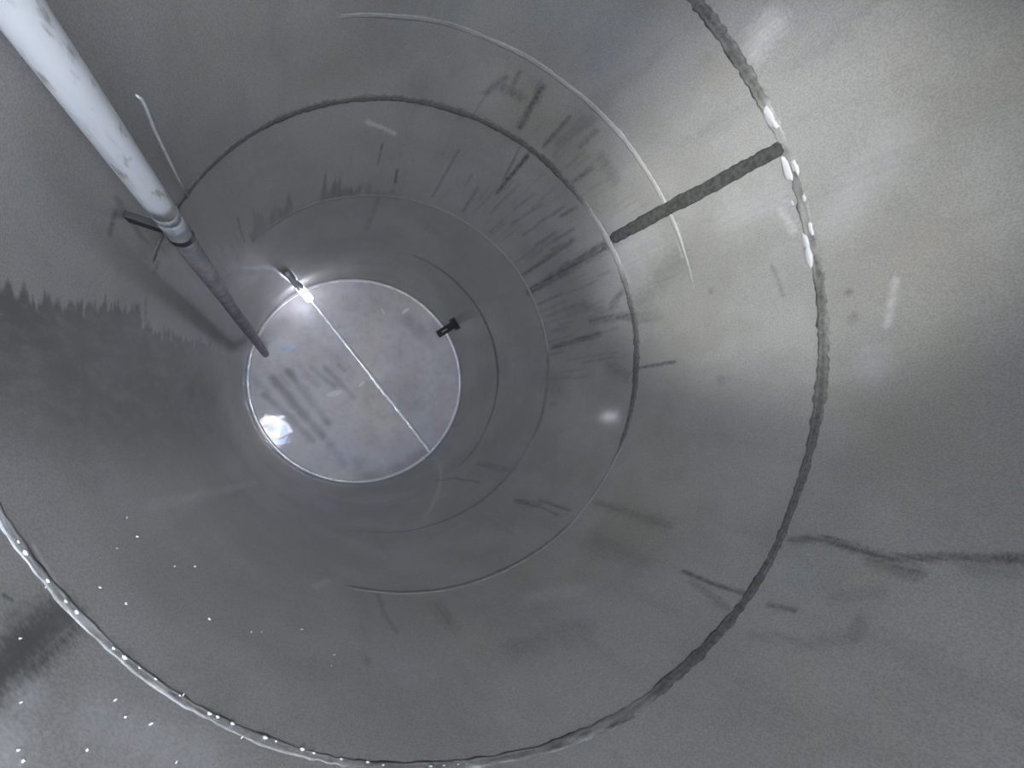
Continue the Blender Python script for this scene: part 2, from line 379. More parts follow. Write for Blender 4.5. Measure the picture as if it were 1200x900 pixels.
    (3.32321, 0.204019, 0.005551, 0.008332, [(-15.25, 3.1733), (-15.25, 3.0159)]),
    (2.12559, 0.175454, 0.006185, 0.011280, [(-53.35, 2.6598), (-53.35, 2.3215)]),
    (2.95205, 0.129048, 0.005201, 0.007921, [(-52.81, 3.1526), (-52.81, 3.0053)]),
    (3.1409, 0.197887, 0.005245, 0.008122, [(-55.30, 3.1670), (-55.30, 2.8923)]),
    (2.00198, 0.16486, 0.005996, 0.009834, [(-25.15, 3.0093), (-25.15, 2.5665)]),
    (4.49411, 0.159821, 0.005723, 0.009488, [(-48.83, 2.8750), (-48.83, 2.7348)]),
    (3.63566, 0.1543, 0.005721, 0.010166, [(-67.26, 2.7163), (-67.26, 2.5839)]),
    (3.25731, 0.177559, 0.004735, 0.006478, [(-48.86, 3.4439), (-48.86, 3.3151)]),
    (3.78781, 0.147663, 0.004500, 0.005807, [(-46.10, 3.5710), (-46.10, 3.4991)]),
    (3.05335, 0.187216, 0.004909, 0.006684, [(-31.93, 3.4418), (-31.93, 3.3306)]),
    (3.8455, 0.0968841, 0.004057, 0.005166, [(-74.96, 3.6275), (-74.96, 3.5200)]),
    (3.29505, 0.10716, 0.004705, 0.006358, [(-46.67, 3.4583), (-46.67, 3.3668)]),
    (4.88342, 0.18965, 0.004542, 0.006205, [(-61.88, 3.4408), (-61.88, 3.3489)]),
    (3.48892, 0.129859, 0.004493, 0.005821, [(-48.19, 3.5947), (-48.19, 3.4523)]),
    (2.8592, 0.137232, 0.004571, 0.006258, [(-60.64, 3.4382), (-60.64, 3.3369)]),
    (2.87931, 0.173805, 0.004313, 0.005738, [(-69.52, 3.5166), (-69.52, 3.4193)]),
    (2.82136, 0.19223, 0.004485, 0.005653, [(-37.79, 3.6480), (-37.79, 3.5433)]),
    (2.4643, 0.198659, 0.004533, 0.005800, [(-39.81, 3.5978), (-39.81, 3.5153)]),
    (3.93463, 0.152462, 0.004415, 0.005856, [(-61.81, 3.5195), (-61.81, 3.4196)]),
    (2.90207, 0.14402, 0.004501, 0.005742, [(-41.54, 3.6253), (-41.54, 3.5014)]),
    (3.39301, 0.123325, 0.004329, 0.005593, [(-59.87, 3.5867), (-59.87, 3.4822)]),
    (2.75727, 0.134674, 0.004628, 0.006070, [(-41.47, 3.5232), (-41.47, 3.4602)]),
    (2.04368, 0.173406, 0.004857, 0.006567, [(-33.75, 3.4591), (-33.75, 3.3532)]),
    (3.89671, 0.137825, 0.004499, 0.005965, [(-55.75, 3.5265), (-55.75, 3.4070)]),
    (4.5557, 0.103576, 0.004654, 0.006035, [(-33.97, 3.5676), (-33.97, 3.4747)]),
    (4.50884, 0.163355, 0.004471, 0.006004, [(-61.66, 3.4716), (-61.66, 3.4060)]),
    (4.73203, 0.0971221, 0.004399, 0.005698, [(-55.52, 3.5890), (-55.52, 3.4634)]),
    (2.99221, 0.0984233, 0.004503, 0.005936, [(-53.47, 3.5322), (-53.47, 3.4304)]),
    (2.69006, 0.178351, 0.004631, 0.006190, [(-48.64, 3.4755), (-48.64, 3.4097)]),
]
PALES = [
    (4, 0.75, 0.004540, 0.007582, [(-108.74, 3.0848), (-100.79, 2.9808)]),
    (11, 0.22, 0.003166, 0.011256, [(149.38, 3.7457), (146.77, 3.3362), (138.58, 2.2180)]),
    (36, 0.5, 0.002808, 0.002341, [(-51.52, 4.4356), (-52.07, 4.4782)]),
    (26, 0.5, 0.002927, 0.002527, [(-50.58, 4.3993)]),
    (40, 0.3, 0.001111, 0.001365, [(143.85, 4.5370)]),
    (70, 0.35, 0.000997, 0.001090, [(142.89, 4.6082)]),
    (10, 0.35, 0.003437, 0.003243, [(-19.03, 4.2856), (-23.77, 4.2594)]),
    (40, 0.16, 0.004805, 0.006364, [(-28.12, 3.3696), (-28.79, 3.5534)]),
    (7, 0.3, 0.005135, 0.007233, [(-30.78, 3.2871), (-21.44, 3.2979)]),
    (10, 0.3, 0.003000, 0.002410, [(1.67, 4.5564), (-5.17, 4.5882)]),
    (50, 0.15, 0.003125, 0.002603, [(8.72, 4.5060)]),
    (60, 0.18, 0.002896, 0.002324, [(-18.80, 4.4703), (-27.27, 4.6599)]),
    (6, 0.28, 0.003540, 0.009708, [(119.15, 3.3997), (116.22, 3.2676)]),
    (16, 0.15, 0.003938, 0.005800, [(76.70, 3.6038), (67.80, 3.7426)]),
    (4, 0.5, 0.001433, 0.002338, [(151.96, 4.3147), (147.88, 4.3283)]),
    (60, 0.15, 0.003637, 0.003651, [(-26.29, 4.2215), (-25.09, 4.0532)]),
    (60, 0.2, 0.001356, 0.001809, [(138.98, 4.4824), (131.42, 4.4425)]),
    (5, 0.3, 0.004321, 0.005137, [(-30.14, 3.7686), (-22.37, 3.7361)]),
]
# runs that hang in fringes: (angle from, angle to, base height, top height, strength, teeth, seed)
COMBS = [
    (-144.14, -127.07, 2.2078, 2.7864, 0.6, 9, 3),
    (-119.15, -105.08, 2.2078, 2.6314, 0.6, 10, 8),
    (-105.08, -92.33, 2.2078, 2.4915, 0.3, 8, 12),
]
def paint(TH, Z, lst, seed):
    out = np.zeros(TH.shape)
    th1 = TH[0]; zz = Z[:, 0]
    for n, (w, s, sT, sZ, pts) in enumerate(lst):
        pad = w * 1.8
        ths = [p[0] for p in pts]; zs = [p[1] for p in pts]
        t0 = min(ths) - math.degrees(pad * sT / R); t1 = max(ths) + math.degrees(pad * sT / R)
        mid = (t0 + t1) / 2
        rel = (th1 - mid + 180) % 360 - 180
        ci = np.nonzero(np.abs(rel) <= (t1 - t0) / 2)[0]
        ri = np.nonzero((zz >= min(zs) - pad * sZ) & (zz <= max(zs) + pad * sZ))[0]
        if len(ci) == 0 or len(ri) == 0: continue
        X = np.radians(rel[ci])[None, :] * R / sT + 0 * zz[ri][:, None]; Y = zz[ri][:, None] / sZ + 0 * X
        best = np.full(X.shape, 1e9); along = np.zeros(X.shape)
        P = [(math.radians(a - mid) * R / sT, z / sZ) for a, z in pts]
        if len(P) == 1: P = P * 2
        for (ax, ay), (bx, by) in zip(P, P[1:]):
            dx, dy = bx - ax, by - ay; L2 = dx * dx + dy * dy + 1e-9
            t = np.clip(((X - ax) * dx + (Y - ay) * dy) / L2, 0, 1)
            d = np.hypot(X - ax - t * dx, Y - ay - t * dy); best = np.minimum(best, d)
        wob = noise2(X / 60 % 1.0, (Y / 40) % 1.0, 24, 16, seed + n)
        wob2 = noise2(X / 23 % 1.0, (Y / 90) % 1.0, 12, 40, seed + n + 500)
        hw = w / 2 * (.65 + .7 * wob)
        fine = noise1((X / 260.0) % 1.0, 130, seed + n + 900)          # runs break into fine vertical threads
        m = 1.3 * s * sst(1.75, .15, best / hw) * (.5 + .7 * wob2) * (.62 + .6 * fine)
        sub = out[np.ix_(ri, ci)]; out[np.ix_(ri, ci)] = np.maximum(sub, np.clip(m, 0, 1))
    return out
def wall_attrs(TH, Z):
    st = paint(TH, Z, STROKES, 100); pa = paint(TH, Z, PALES, 900)
    U = (TH / 360) % 1.0
    for (a0, a1, z0, z1, s, teeth, seed) in COMBS:
        rel = ((TH - a0) % 360) / ((a1 - a0) % 360)
        inside = (rel >= 0) & (rel <= 1)
        r1 = np.clip(rel, 0, .9999)
        hgt = .22 + .78 * noise1(r1, teeth, seed) ** 2.0 * (.6 + .6 * noise1(r1, teeth * 3, seed + 1))
        f = (Z - z0) / (z1 - z0)
        m = (f >= -.02) * sst(hgt + .10, hgt - .12, f) * sst(0, .06, rel) * sst(1, .92, rel) * inside
        m *= s * (.55 + .6 * noise1(r1, teeth * 2, seed + 2))
        st = np.maximum(st, np.clip(m, 0, 1))
    # broad shadow painted into the left wall colour, with a ragged upper edge
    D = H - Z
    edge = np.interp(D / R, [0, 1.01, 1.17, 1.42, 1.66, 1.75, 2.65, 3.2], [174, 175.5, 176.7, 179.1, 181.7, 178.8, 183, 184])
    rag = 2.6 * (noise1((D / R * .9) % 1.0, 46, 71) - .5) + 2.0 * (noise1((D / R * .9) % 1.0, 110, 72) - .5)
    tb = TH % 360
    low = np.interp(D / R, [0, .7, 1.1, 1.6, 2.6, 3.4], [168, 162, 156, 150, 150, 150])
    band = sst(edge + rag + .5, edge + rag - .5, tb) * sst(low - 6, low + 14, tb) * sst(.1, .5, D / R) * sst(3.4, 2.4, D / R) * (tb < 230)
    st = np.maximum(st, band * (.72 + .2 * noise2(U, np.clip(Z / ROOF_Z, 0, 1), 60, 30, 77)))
    return np.clip(st, 0, .92), np.clip(pa, 0, .9)

th_line = np.arange(NU) / NU * 360.0 - 180.0
wall = empty('wall_round', (0, 0, 0)); tag(wall, kind='structure')
wall['label'] = 'round grey tank wall with stained weld seams'
for k, (za, zb) in enumerate(zip(EDGES, EDGES[1:])):
    da, db = H - za, H - zb
    if da < .3 * R:
        zs = np.concatenate([np.linspace(za, H - .3 * R, 14, endpoint=False), H - 1 / np.linspace(1 / (.3 * R), 1 / db, max(8, int(260 * (1 / (.3 * R) - 1 / db))))])
    else:
        zs = H - 1 / np.linspace(1 / da, 1 / db, max(10, int(260 * (1 / da - 1 / db))))
    TH, Z = np.meshgrid(th_line, zs)
    U = (TH / 360) % 1.0; Vv = Z / ROOF_Z
    rad = wall_r(TH, Z)
    A = np.radians(TH)
    V = np.stack([rad * np.cos(A), -rad * np.sin(A), Z], -1)
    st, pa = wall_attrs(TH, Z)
    me = grid_mesh('shell_course', V, close_u=True, attrs={'stain_shade': st, 'pale': pa})
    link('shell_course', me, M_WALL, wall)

def ring_seam(z, width_fn, shade_fn, height, a0=-180.0, a1=180.0, n=1100, seed=1, name='weld_seam', jag=.25, brk=lambda t: 0.0, low=lambda t: 1.0):
    """raised irregular bead lying on the wall along one ring seam"""
    full = a1 - a0 >= 359.9
    ths = np.linspace(a0, a1, n, endpoint=not full); u = (ths / 360) % 1.0
    prof = np.array([-1, -.82, -.45, 0, .45, .82, 1.0])
    w = width_fn(ths) * (1 + jag * 1.2 * (noise1(u, 60, seed) - .5) + jag * 1.6 * (noise1(u, 420, seed + 1) - .5))
    cz = z + .010 * (noise1(u, 40, seed + 2) - .5)
    V = np.zeros((len(prof), n, 3)); S = np.zeros((len(prof), n)); A = np.radians(ths)
    for j, p in enumerate(prof):
        tap = np.ones(n) if full else np.clip(np.minimum(ths - a0, a1 - ths) / 12.0, 0, 1)
        mul = np.clip(np.abs(shade_fn(ths, 3)) * 1.8, .12, 1) * tap
        h = height * mul * low(ths) * (1 - p * p) ** .6 * (.75 + .5 * noise1(u + j * .137, 200, seed + 10 + j)) - .006 * (1 - tap)
        edge = p + (.3 * (noise1(u, 330, seed + 30 + j) - .5) if abs(p) > .5 else 0)
        r = wall_r(ths, cz) - h + (.006 if abs(p) == 1 else -.0006)
        V[j] = np.stack([r * np.cos(A), -r * np.sin(A), cz + edge * w / 2], -1)
        S[j] = np.clip(shade_fn(ths, j) + .15 * (noise1(u + .3 * j, 500, seed + 60 + j) - .5) + brk(ths) * (noise1(u + .17 * j, 170, seed + 80 + j) + .6 * noise1(u, 70, seed + 81) - .8), -1, 1)
    return link(name, grid_mesh(name, V, close_u=full, attrs={'shade': S}), M_SEAM, wall)
JIT = [.10, .0, .16, -.08, .10, -.04, .08]
def keyed(keys):
    ks = sorted(keys); xs = np.array([k[0] for k in ks], float); ys = np.array([k[1] for k in ks], float)
    return lambda t: np.interp((np.asarray(t) + 180) % 360 - 180, xs, ys, period=360)
k1 = keyed([(-180, -.5), (-120, -.75), (-70, -.8), (-44, -.75), (-40, .1), (-37, -.2), (-33, -.3), (-26, -.45), (-20, -.55), (-10, -.8), (30, -.85), (72, -.85), (86, -.5), (100, -.35), (112, -.45), (122, -.1), (132, .3), (150, .4), (160, .3), (172, .0)])
w1 = keyed([(-180, .030), (-60, .052), (-44, .050), (-36, .036), (-20, .044), (0, .054), (14, .05), (30, .036), (45, .030), (60, .042), (80, .048), (100, .036), (130, .032), (160, .030)])
ring_seam(Z_SEAM[0], w1, lambda t, j: k1(t) + JIT[j] + (-.45 if j < 2 else .1) * ((np.asarray(t) > 100) & (np.asarray(t) < 176)), .0022, seed=3, n=1800, brk=keyed([(-180, .8), (-150, .2), (-50, .3), (-40, .8), (-15, .6), (0, .25), (70, .25), (84, .9), (175, 1.3)]), low=keyed([(-180, .35), (-150, 1), (80, 1), (98, .35), (175, .3)]))
kL = keyed([(-180, 0), (-125, 0), (-108, .25), (-102, .12), (-96, .12), (-88, .26), (-70, .34), (-45, .42), (-25, .3), (-15, .18), (-5, 0)])
ring_seam(Z_SEAM[1], keyed([(-180, .014), (-90, .026), (-50, .032), (-10, .016)]), lambda t, j: kL(t), .0025, seed=13, jag=.12, a0=-128.0, a1=-4.0, n=500)
k2 = keyed([(-180, -.25), (-165, -.6), (-130, -.75), (-60, -.75), (-48, -.55), (-44, .3), (-36, .3), (-28, .35), (-22, -.6), (-12, -.8), (12, -.75), (25, -.65), (32, -.2), (45, .1), (58, -.45), (75, -.5), (90, -.4), (110, -.15), (150, -.05)])
ring_seam(Z_SEAM[2], keyed([(-180, .03), (-130, .05), (-90, .05), (-60, .056), (-44, .04), (-25, .05), (0, .058), (15, .05), (40, .025), (70, .042), (110, .035)]), lambda t, j: k2(t), .004, seed=23, a0=-176.0, a1=122.0)
k3 = keyed([(-180, -.2), (-150, -.3), (-120, .1), (-95, .3), (-50, .35), (-15, .45), (-8, .5), (-3, -.35), (25, -.45), (31, .4), (36, -.2), (55, -.6), (75, -.5), (95, -.25), (120, -.1)])
ring_seam(Z_SEAM[3], keyed([(-180, .03), (-60, .04), (0, .045), (60, .045)]), lambda t, j: k3(t) * .8, .0035, seed=33, a0=-150.0, a1=118.0)
k4 = keyed([(-180, -.1), (-90, -.2), (-60, -.45), (-20, -.5), (10, -.45), (30, -.25), (60, -.15), (120, -.1)])
ring_seam(Z_SEAM[4], keyed([(-180, .05), (0, .06)]), lambda t, j: k4(t), .003, seed=43, a0=-85.0, a1=60.0)

def wall_strip(name, pts, m, height, n=90, seed=1, jag=.2, taper=.025):
    """raised strip on the wall running through (angle, height, width) points"""
    P = np.array(pts, float); t = np.linspace(0, 1, n)
    kk = np.linspace(0, 1, len(P)); th = np.interp(t, kk, P[:, 0]); z = np.interp(t, kk, P[:, 1]); w = np.interp(t, kk, P[:, 2])
    d = np.gradient(np.stack([np.radians(th) * R, z], -1), axis=0); d /= np.linalg.norm(d, axis=1)[:, None]
    nx, nz = -d[:, 1], d[:, 0]
    w = w * (1 + jag * (noise1(t * .97, 14, seed) - .5) * 2 + jag * (noise1(t * .97, 45, seed + 1) - .5))
    w *= np.clip(np.minimum(t, 1 - t) / taper * .5 + .5, 0, 1)
    prof = np.array([-1, -.9, -.5, 0, .5, .9, 1.0]); V = np.zeros((len(prof), n, 3))
    for j, p in enumerate(prof):
        e = p * (1 + .22 * (noise1(t * .97 + .2 * j, 40, seed + 5 + j) - .5)) if abs(p) > .6 else p
        a = np.radians(th) + nx * e * w / 2 / R; zz = z + nz * e * w / 2
        h = height * (1 - abs(p) ** 3) * (.7 + .6 * noise1(t * .97 + .1 * j, 50, seed + 20 + j))
        r = wall_r(th, z) - h + (.010 if abs(p) == 1 else -.001)
        V[j] = np.stack([r * np.cos(a), -r * np.sin(a), zz], -1)
    return link(name, grid_mesh(name, V), m, wall)
wall_strip('vertical_seam', [(-34.09, 4.3428, 0.0545), (-34.18, 4.2092, 0.0620), (-34.05, 3.9982, 0.0687), (-34.33, 3.6832, 0.0743), (-34.23, 3.3048, 0.0704)], M_TAR, 0.004, seed=4, jag=0.07)

# pale bare-metal patches and weld beads showing on the first ring seam
def blob_mesh(name, seed, n=14):
    r_ = random.Random(seed); me = bpy.data.meshes.new(name); bm = bmesh.new()
    bmesh.ops.create_icosphere(bm, subdivisions=2, radius=1)
    for v in bm.verts:
        k = 1 + r_.uniform(-.38, .3); v.co *= k
    for f in bm.faces: f.smooth = True
    bm.to_mesh(me); bm.free(); return me
PATCH = [blob_mesh('bare_patch', s) for s in range(4)]
for me in PATCH: me.materials.append(M_BEAD)
for i, (th, z, along, up) in enumerate([
    (-40.07, 4.3424, 0.0818, 0.0312),
    (-38.22, 4.3485, 0.0442, 0.0199),
    (-30.00, 4.3282, 0.1112, 0.0269),
    (-29.94, 4.3573, 0.0644, 0.0232),
    (-23.97, 4.3548, 0.0327, 0.0118),
    (-23.95, 4.3087, 0.0268, 0.0093),
    (-18.19, 4.3511, 0.0531, 0.0150),
    (-16.37, 4.3238, 0.0811, 0.0280),
    (-13.38, 4.3254, 0.0882, 0.0281),
    (-17.54, 4.3514, 0.0399, 0.0121),
    ]):
    o = bpy.data.objects.new('bare_patch', PATCH[i % 4]); COL.objects.link(o); o.parent = wall
    o.matrix_local = frame_at(th, z, R - .003) @ Matrix.Diagonal((.006, along / 2, up / 2, 1))
BEAD = blob_mesh('weld_bead', 21); BEAD.materials.append(M_BEAD)
for i in range(44):
    th = 100 + 62 * (i + .5) / 44 + rng.uniform(-.4, .4)
    if rng.random() < .35: continue
    o = bpy.data.objects.new('weld_bead', BEAD); COL.objects.link(o); o.parent = wall
    s = rng.uniform(.4, 1.0)
    o.matrix_local = frame_at(th, Z_SEAM[0] + .002 + rng.uniform(-.003, .003), R - .004) @ Matrix.Diagonal((.0035 * s, .006 * s, .0028 * s, 1))

# ------------------------------------------------------------------ floor: two plates butted along one weld
floor = empty('floor', (0, 0, 0)); tag(floor, kind='structure'); floor['label'] = 'round wet grey tank floor of two welded plates'
FA, FB = (-0.5926, 0.8782), (0.7757, -0.8635)
FA, FB = Vector((*FA, 0)), Vector((*FB, 0)); fdir = (FB - FA).normalized(); fn = Vector((-fdir.y, fdir.x, 0))
foff = FA.dot(fn)                          # distance of the weld from the tank axis
def floor_z(x, y): return .02 - .038 * x - .038 * y      # the floor falls to one side
FSTROKES = [
    (0.0630, 0.5, [(-1.0179, -0.1959), (-0.7755, -0.4264), (-0.5488, -0.6938)]),
    (0.0735, 0.62, [(-0.9583, -0.0106), (-0.7285, -0.2957), (-0.4449, -0.6590)]),
    (0.0682, 0.55, [(-0.8123, 0.0593), (-0.6118, -0.1910), (-0.3954, -0.4876)]),
    (0.0420, 0.3, [(-0.8857, 0.0194), (-0.7837, -0.0900)]),
    (0.0525, 0.35, [(-0.5666, 0.1063), (-0.3320, -0.0804)]),
    (0.0525, 0.38, [(-0.4440, 0.1304), (-0.1272, -0.2049)]),
    (0.0420, 0.3, [(-0.2913, 0.1562), (-0.1498, 0.0029)]),
    (0.0630, 0.3, [(-1.1330, -0.0339), (-0.9950, -0.1497)]),
    (0.0735, 0.3, [(-0.3999, -0.6987), (-0.2233, -0.9855)]),
    (0.0525, 0.25, [(-0.6875, 0.1206), (-0.5100, -0.0842)]),
    (0.1260, 0.25, [(-0.0576, -0.9459), (0.1851, -1.1585)]),
    (0.1680, 0.3, [(0.4911, 0.7810), (0.6197, 0.6531)]),
    (0.2520, 0.2, [(0.4126, 0.4264), (0.6240, 0.2795)]),
    (0.3150, 0.2, [(0.3686, -0.0964), (0.5250, -0.2505)]),
    (0.1890, 0.4, [(0.6911, -0.9539), (0.4331, -1.0942), (0.0404, -1.1485)]),
    (0.1470, 0.25, [(-1.1206, 0.3782), (-0.8834, 0.5821)]),
    (0.4200, 0.18, [(-0.0897, 0.8507), (0.2013, 0.9841)]),
]
FPALES = [
    (0.0735, 0.28, [(-0.8867, 0.0567), (-0.3202, -0.6627)]),
    (0.0840, 0.35, [(-0.6826, -0.0878), (-0.2673, -0.5963)]),
    (0.0945, 0.3, [(-1.0140, -0.0398), (-0.8623, -0.2590)]),
    (0.1365, 0.4, [(0.0379, -1.0003), (0.4300, -0.8692), (0.7959, -0.7270)]),
    (0.3150, 0.25, [(-0.8485, -0.8127), (-0.4200, -1.0028)]),
    (0.0945, 0.3, [(0.5491, -0.5113), (1.1362, -0.0820)]),
    (0.4200, 0.2, [(-0.8577, -0.4442), (-0.6868, -0.6333)]),
    (0.1260, 0.7, [(0.7104, -0.7663)]),
    (0.3150, 0.18, [(0.9563, -0.2478), (1.0663, 0.0811)]),
    (0.1050, 0.5, [(0.9153, 0.5996), (0.8714, 0.5309)]),
    (0.0315, 0.6, [(-0.2159, 0.0604), (-0.1305, -0.0264)]),
]
def fpaint(X, Y, lst, seed):
    out = np.zeros(X.shape)
    for n, (w, s, pts) in enumerate(lst):
        best = np.full(X.shape, 1e9)
        P = pts if len(pts) > 1 else pts * 2
        for (ax, ay), (bx, by) in zip(P, P[1:]):
            dx, dy = bx - ax, by - ay; L2 = dx * dx + dy * dy + 1e-9
            t = np.clip(((X - ax) * dx + (Y - ay) * dy) / L2, 0, 1)
            best = np.minimum(best, np.hypot(X - ax - t * dx, Y - ay - t * dy))
        wob = noise2((X / 1.7) % 1.0, (Y / 1.7) % 1.0, 20, 20, seed + n)
        out = np.maximum(out, s * sst(1.9, .1, best / (w / 2 * (.7 + .6 * wob))) * (.6 + .6 * wob))
    return np.clip(out, 0, .95)
RO = R + .004
for side in (-1, 1):
    t_edge = side * math.sqrt(max(0, 1)) * RO
    ts = foff + (t_edge - foff) * np.linspace(0, 1, 150) ** 1.0
    ts = np.clip(ts, -RO, RO)
    half = np.sqrt(np.maximum(RO * RO - ts * ts, 1e-8))
    S_ = np.linspace(-1, 1, 260)[None, :] * half[:, None]; T_ = ts[:, None] + 0 * S_
    X = S_ * fdir.x + T_ * fn.x; Y = S_ * fdir.y + T_ * fn.y
    Zf = floor_z(X, Y)
    me = grid_mesh('floor_plate', np.stack([X, Y, Zf], -1), attrs={'stain_shade': fpaint(X, Y, FSTROKES, 40), 'pale': fpaint(X, Y, FPALES, 70)})
    if me.polygons[len(me.polygons) // 2].normal.z < 0: me.flip_normals()
    link('floor_plate', me, M_FLOOR, floor)
# weld between the plates
hl = math.sqrt(R * R - foff * foff) - .02; n = 160
tt = np.linspace(-hl, hl, n); prof = np.array([-1, -.6, 0, .6, 1.0]); V = np.zeros((5, n, 3))
for j, p in enumerate(prof):
    wv = .034 * (.75 + .5 * noise1((tt + hl) / (2 * hl) * .98, 60, 80 + j))
    off = foff + p * wv + .010 * (noise1((tt + hl) / (2 * hl) * .98, 9, 90) - .5)
    X = tt * fdir.x + off * fn.x; Y = tt * fdir.y + off * fn.y
    V[j] = np.stack([X, Y, floor_z(X, Y) + .013 * (1 - p * p) * (.7 + .6 * noise1((tt + hl) / (2 * hl) * .98, 90, 95 + j)) - (.003 if abs(p) == 1 else 0)], -1)
me = grid_mesh('plate_weld', V)
if me.polygons[len(me.polygons) // 2].normal.z < 0: me.flip_normals()
link('plate_weld', me, M_PALE, floor)
# fillet weld where the floor meets the wall
n = 700; ths = np.linspace(-180, 180, n, endpoint=False); u = (ths / 360) % 1.0; A = np.radians(ths)
V = np.zeros((9, n, 3))
wf = .021 * (.8 + .4 * noise1(u, 120, 51)) * (.5 + .5 * sst(0, 1, np.abs(((ths + 132 + 180) % 360) - 180) / 14))
for j in range(9):
    ph = math.pi * (j - .5) / 7
    r = R - .022 - wf * math.cos(ph); z = floor_z(r * np.cos(A), -r * np.sin(A)) + wf * .7 * math.sin(ph)
    V[j] = np.stack([r * np.cos(A), -r * np.sin(A), z], -1)
me = grid_mesh('rim_weld', V, close_u=True)
if me.polygons[4 * n].normal.z < 0: me.flip_normals()
link('rim_weld', me, M_PALE, floor)

# ------------------------------------------------------------------ roof with its open manway
me = bpy.data.meshes.new('ceiling'); bm = bmesh.new()
n = 96; outer = [bm.verts.new(((R + .03) * math.cos(k * 2 * math.pi / n), (R + .03) * math.sin(k * 2 * math.pi / n), ROOF_Z)) for k in range(n)]
inner = [bm.verts.new((MANWAY[0] + MANWAY[2] * math.cos(k * 2 * math.pi / n), MANWAY[1] + MANWAY[2] * math.sin(k * 2 * math.pi / n), ROOF_Z)) for k in range(n)]
for k in range(n): bm.faces.new((outer[k], outer[(k + 1) % n], inner[(k + 1) % n], inner[k]))
neck = [bm.verts.new((v.co.x, v.co.y, ROOF_Z + NECK)) for v in inner]
for k in range(n): bm.faces.new((inner[k], inner[(k + 1) % n], neck[(k + 1) % n], neck[k]))
bmesh.ops.recalc_face_normals(bm, faces=bm.faces)
bmesh.ops.solidify(bm, geom=bm.faces[:], thickness=.012)
bmesh.ops.recalc_face_normals(bm, faces=bm.faces)
bm.to_mesh(me); bm.free()
tag(link('ceiling', me, M_ROOF), 'flat tank roof with a round manway opening', kind='structure')

# unseen lid, added beside the neck to keep sky light off one wall
ld = Vector((-.64, .77, 0)); lc = Vector((MANWAY[0], MANWAY[1], ROOF_Z + NECK)) + ld * (MANWAY[2] + .03)
LR = MANWAY[2] * 1.12
lid = bpy.data.meshes.new('sky_blocker_lid'); bm = bmesh.new()
lu = Vector((ld.y, -ld.x, 0)); lv = Vector((0, 0, 1))
ring_ = [bm.verts.new(lc + lu * (LR * math.cos(k * 2 * math.pi / 48)) + lv * (LR * 1.03 + LR * math.sin(k * 2 * math.pi / 48))) for k in range(48)]
bm.faces.new(ring_); bmesh.ops.solidify(bm, geom=bm.faces[:], thickness=.02); bmesh.ops.recalc_face_normals(bm, faces=bm.faces)
bm.to_mesh(lid); bm.free(); link('sky_blocker_lid', lid, M_ROOF, bpy.data.objects['ceiling'])

# ------------------------------------------------------------------ things
# long dip pipe standing off the wall on brackets: pale above, darker below
PX, PY = (-1.0254, 0.2409)
PR = .036; P_TH = math.degrees(math.atan2(-PY, PX)); P_RAD = math.hypot(PX, PY)
PZ = H - 1.30 * R
pipe = empty('dip_pipe', (PX, PY, .02))
tag(pipe, 'long pale pipe running down the left wall to the tank floor', 'pipe')
def local(me, o=pipe):
    off = Vector(o.location)
    for v in me.vertices: v.co -= off
    return me
def pipe_part(name, pts, rad, m, seg=28, parent=None):
    return link(name, local(tube_mesh(name, pts, rad, seg)), m, parent or pipe)
zs = [ROOF_Z - .002 - (ROOF_Z - .002 - PZ) * i / 24 for i in range(25)]
up = pipe_part('upper_tube', [(PX, PY, z) for z in zs], [PR] * 25, M_PIPE)
M_PIPE_LOW = simple('dark_pipe', (0.34, 0.35, 0.355), .5, .3, 18)
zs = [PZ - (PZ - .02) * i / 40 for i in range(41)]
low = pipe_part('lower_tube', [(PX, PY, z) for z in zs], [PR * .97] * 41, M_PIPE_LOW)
low['label'] = 'dark lower length of the pipe'
pipe_part('coupling', [(PX, PY, PZ + .02), (PX, PY, PZ + .017), (PX, PY, PZ - .017), (PX, PY, PZ - .02)], [PR * .99, PR * 1.03, PR * 1.03, PR * .99], M_PIPE_LOW)
for bz in (H - 1.44 * R,):
    m4 = frame_at(P_TH, bz, R)
    gap = R - P_RAD
    bm_ = box_mesh('bracket', gap - PR - .003, .022, .05, .004)
    bm_.transform(m4 @ Matrix.Translation(((gap - PR) / 2 + .0055, 0, 0)))
    br = link('bracket', local(bm_), M_DARK, pipe)
    pts = [(PX + (PR + .004) * math.cos(a), PY + (PR + .004) * math.sin(a), bz) for a in [i * 2 * math.pi / 28 for i in range(29)]]
    me = bpy.data.meshes.new('clamp_band'); bm = bmesh.new(); rows = []
    for dz in (-.02, .02):
        rows.append([bm.verts.new((PX + (PR + .003) * math.cos(i * 2 * math.pi / 28) - pipe.location.x, PY + (PR + .003) * math.sin(i * 2 * math.pi / 28) - pipe.location.y, bz + dz - pipe.location.z)) for i in range(28)])
    for i in range(28): bm.faces.new((rows[0][i], rows[0][(i + 1) % 28], rows[1][(i + 1) % 28], rows[1][i])).smooth = True
    bmesh.ops.solidify(bm, geom=bm.faces[:], thickness=.003); bmesh.ops.recalc_face_normals(bm, faces=bm.faces)
    bm.to_mesh(me); bm.free(); link('clamp_band', me, M_STEEL, br)

# thin pale wire on the wall beside the pipe
wpts = [(-154.38, 3.8983), (-154.01, 3.8717), (-153.99, 3.8377), (-154.42, 3.7460), (-154.68, 3.6039), (-154.87, 3.4716), (-154.95, 3.2951)]
pts = [wp(a, z, R - .012) for a, z in wpts]
me = tube_mesh('loose_wire', pts, [.003, .0055, .005, .005, .0045, .004, .004], 8)
tag(link('loose_wire', me, simple('pale_wire', (0.80, 0.81, 0.80), .5, .1)), 'thin pale wire against the wall beside the long pipe', 'wire')

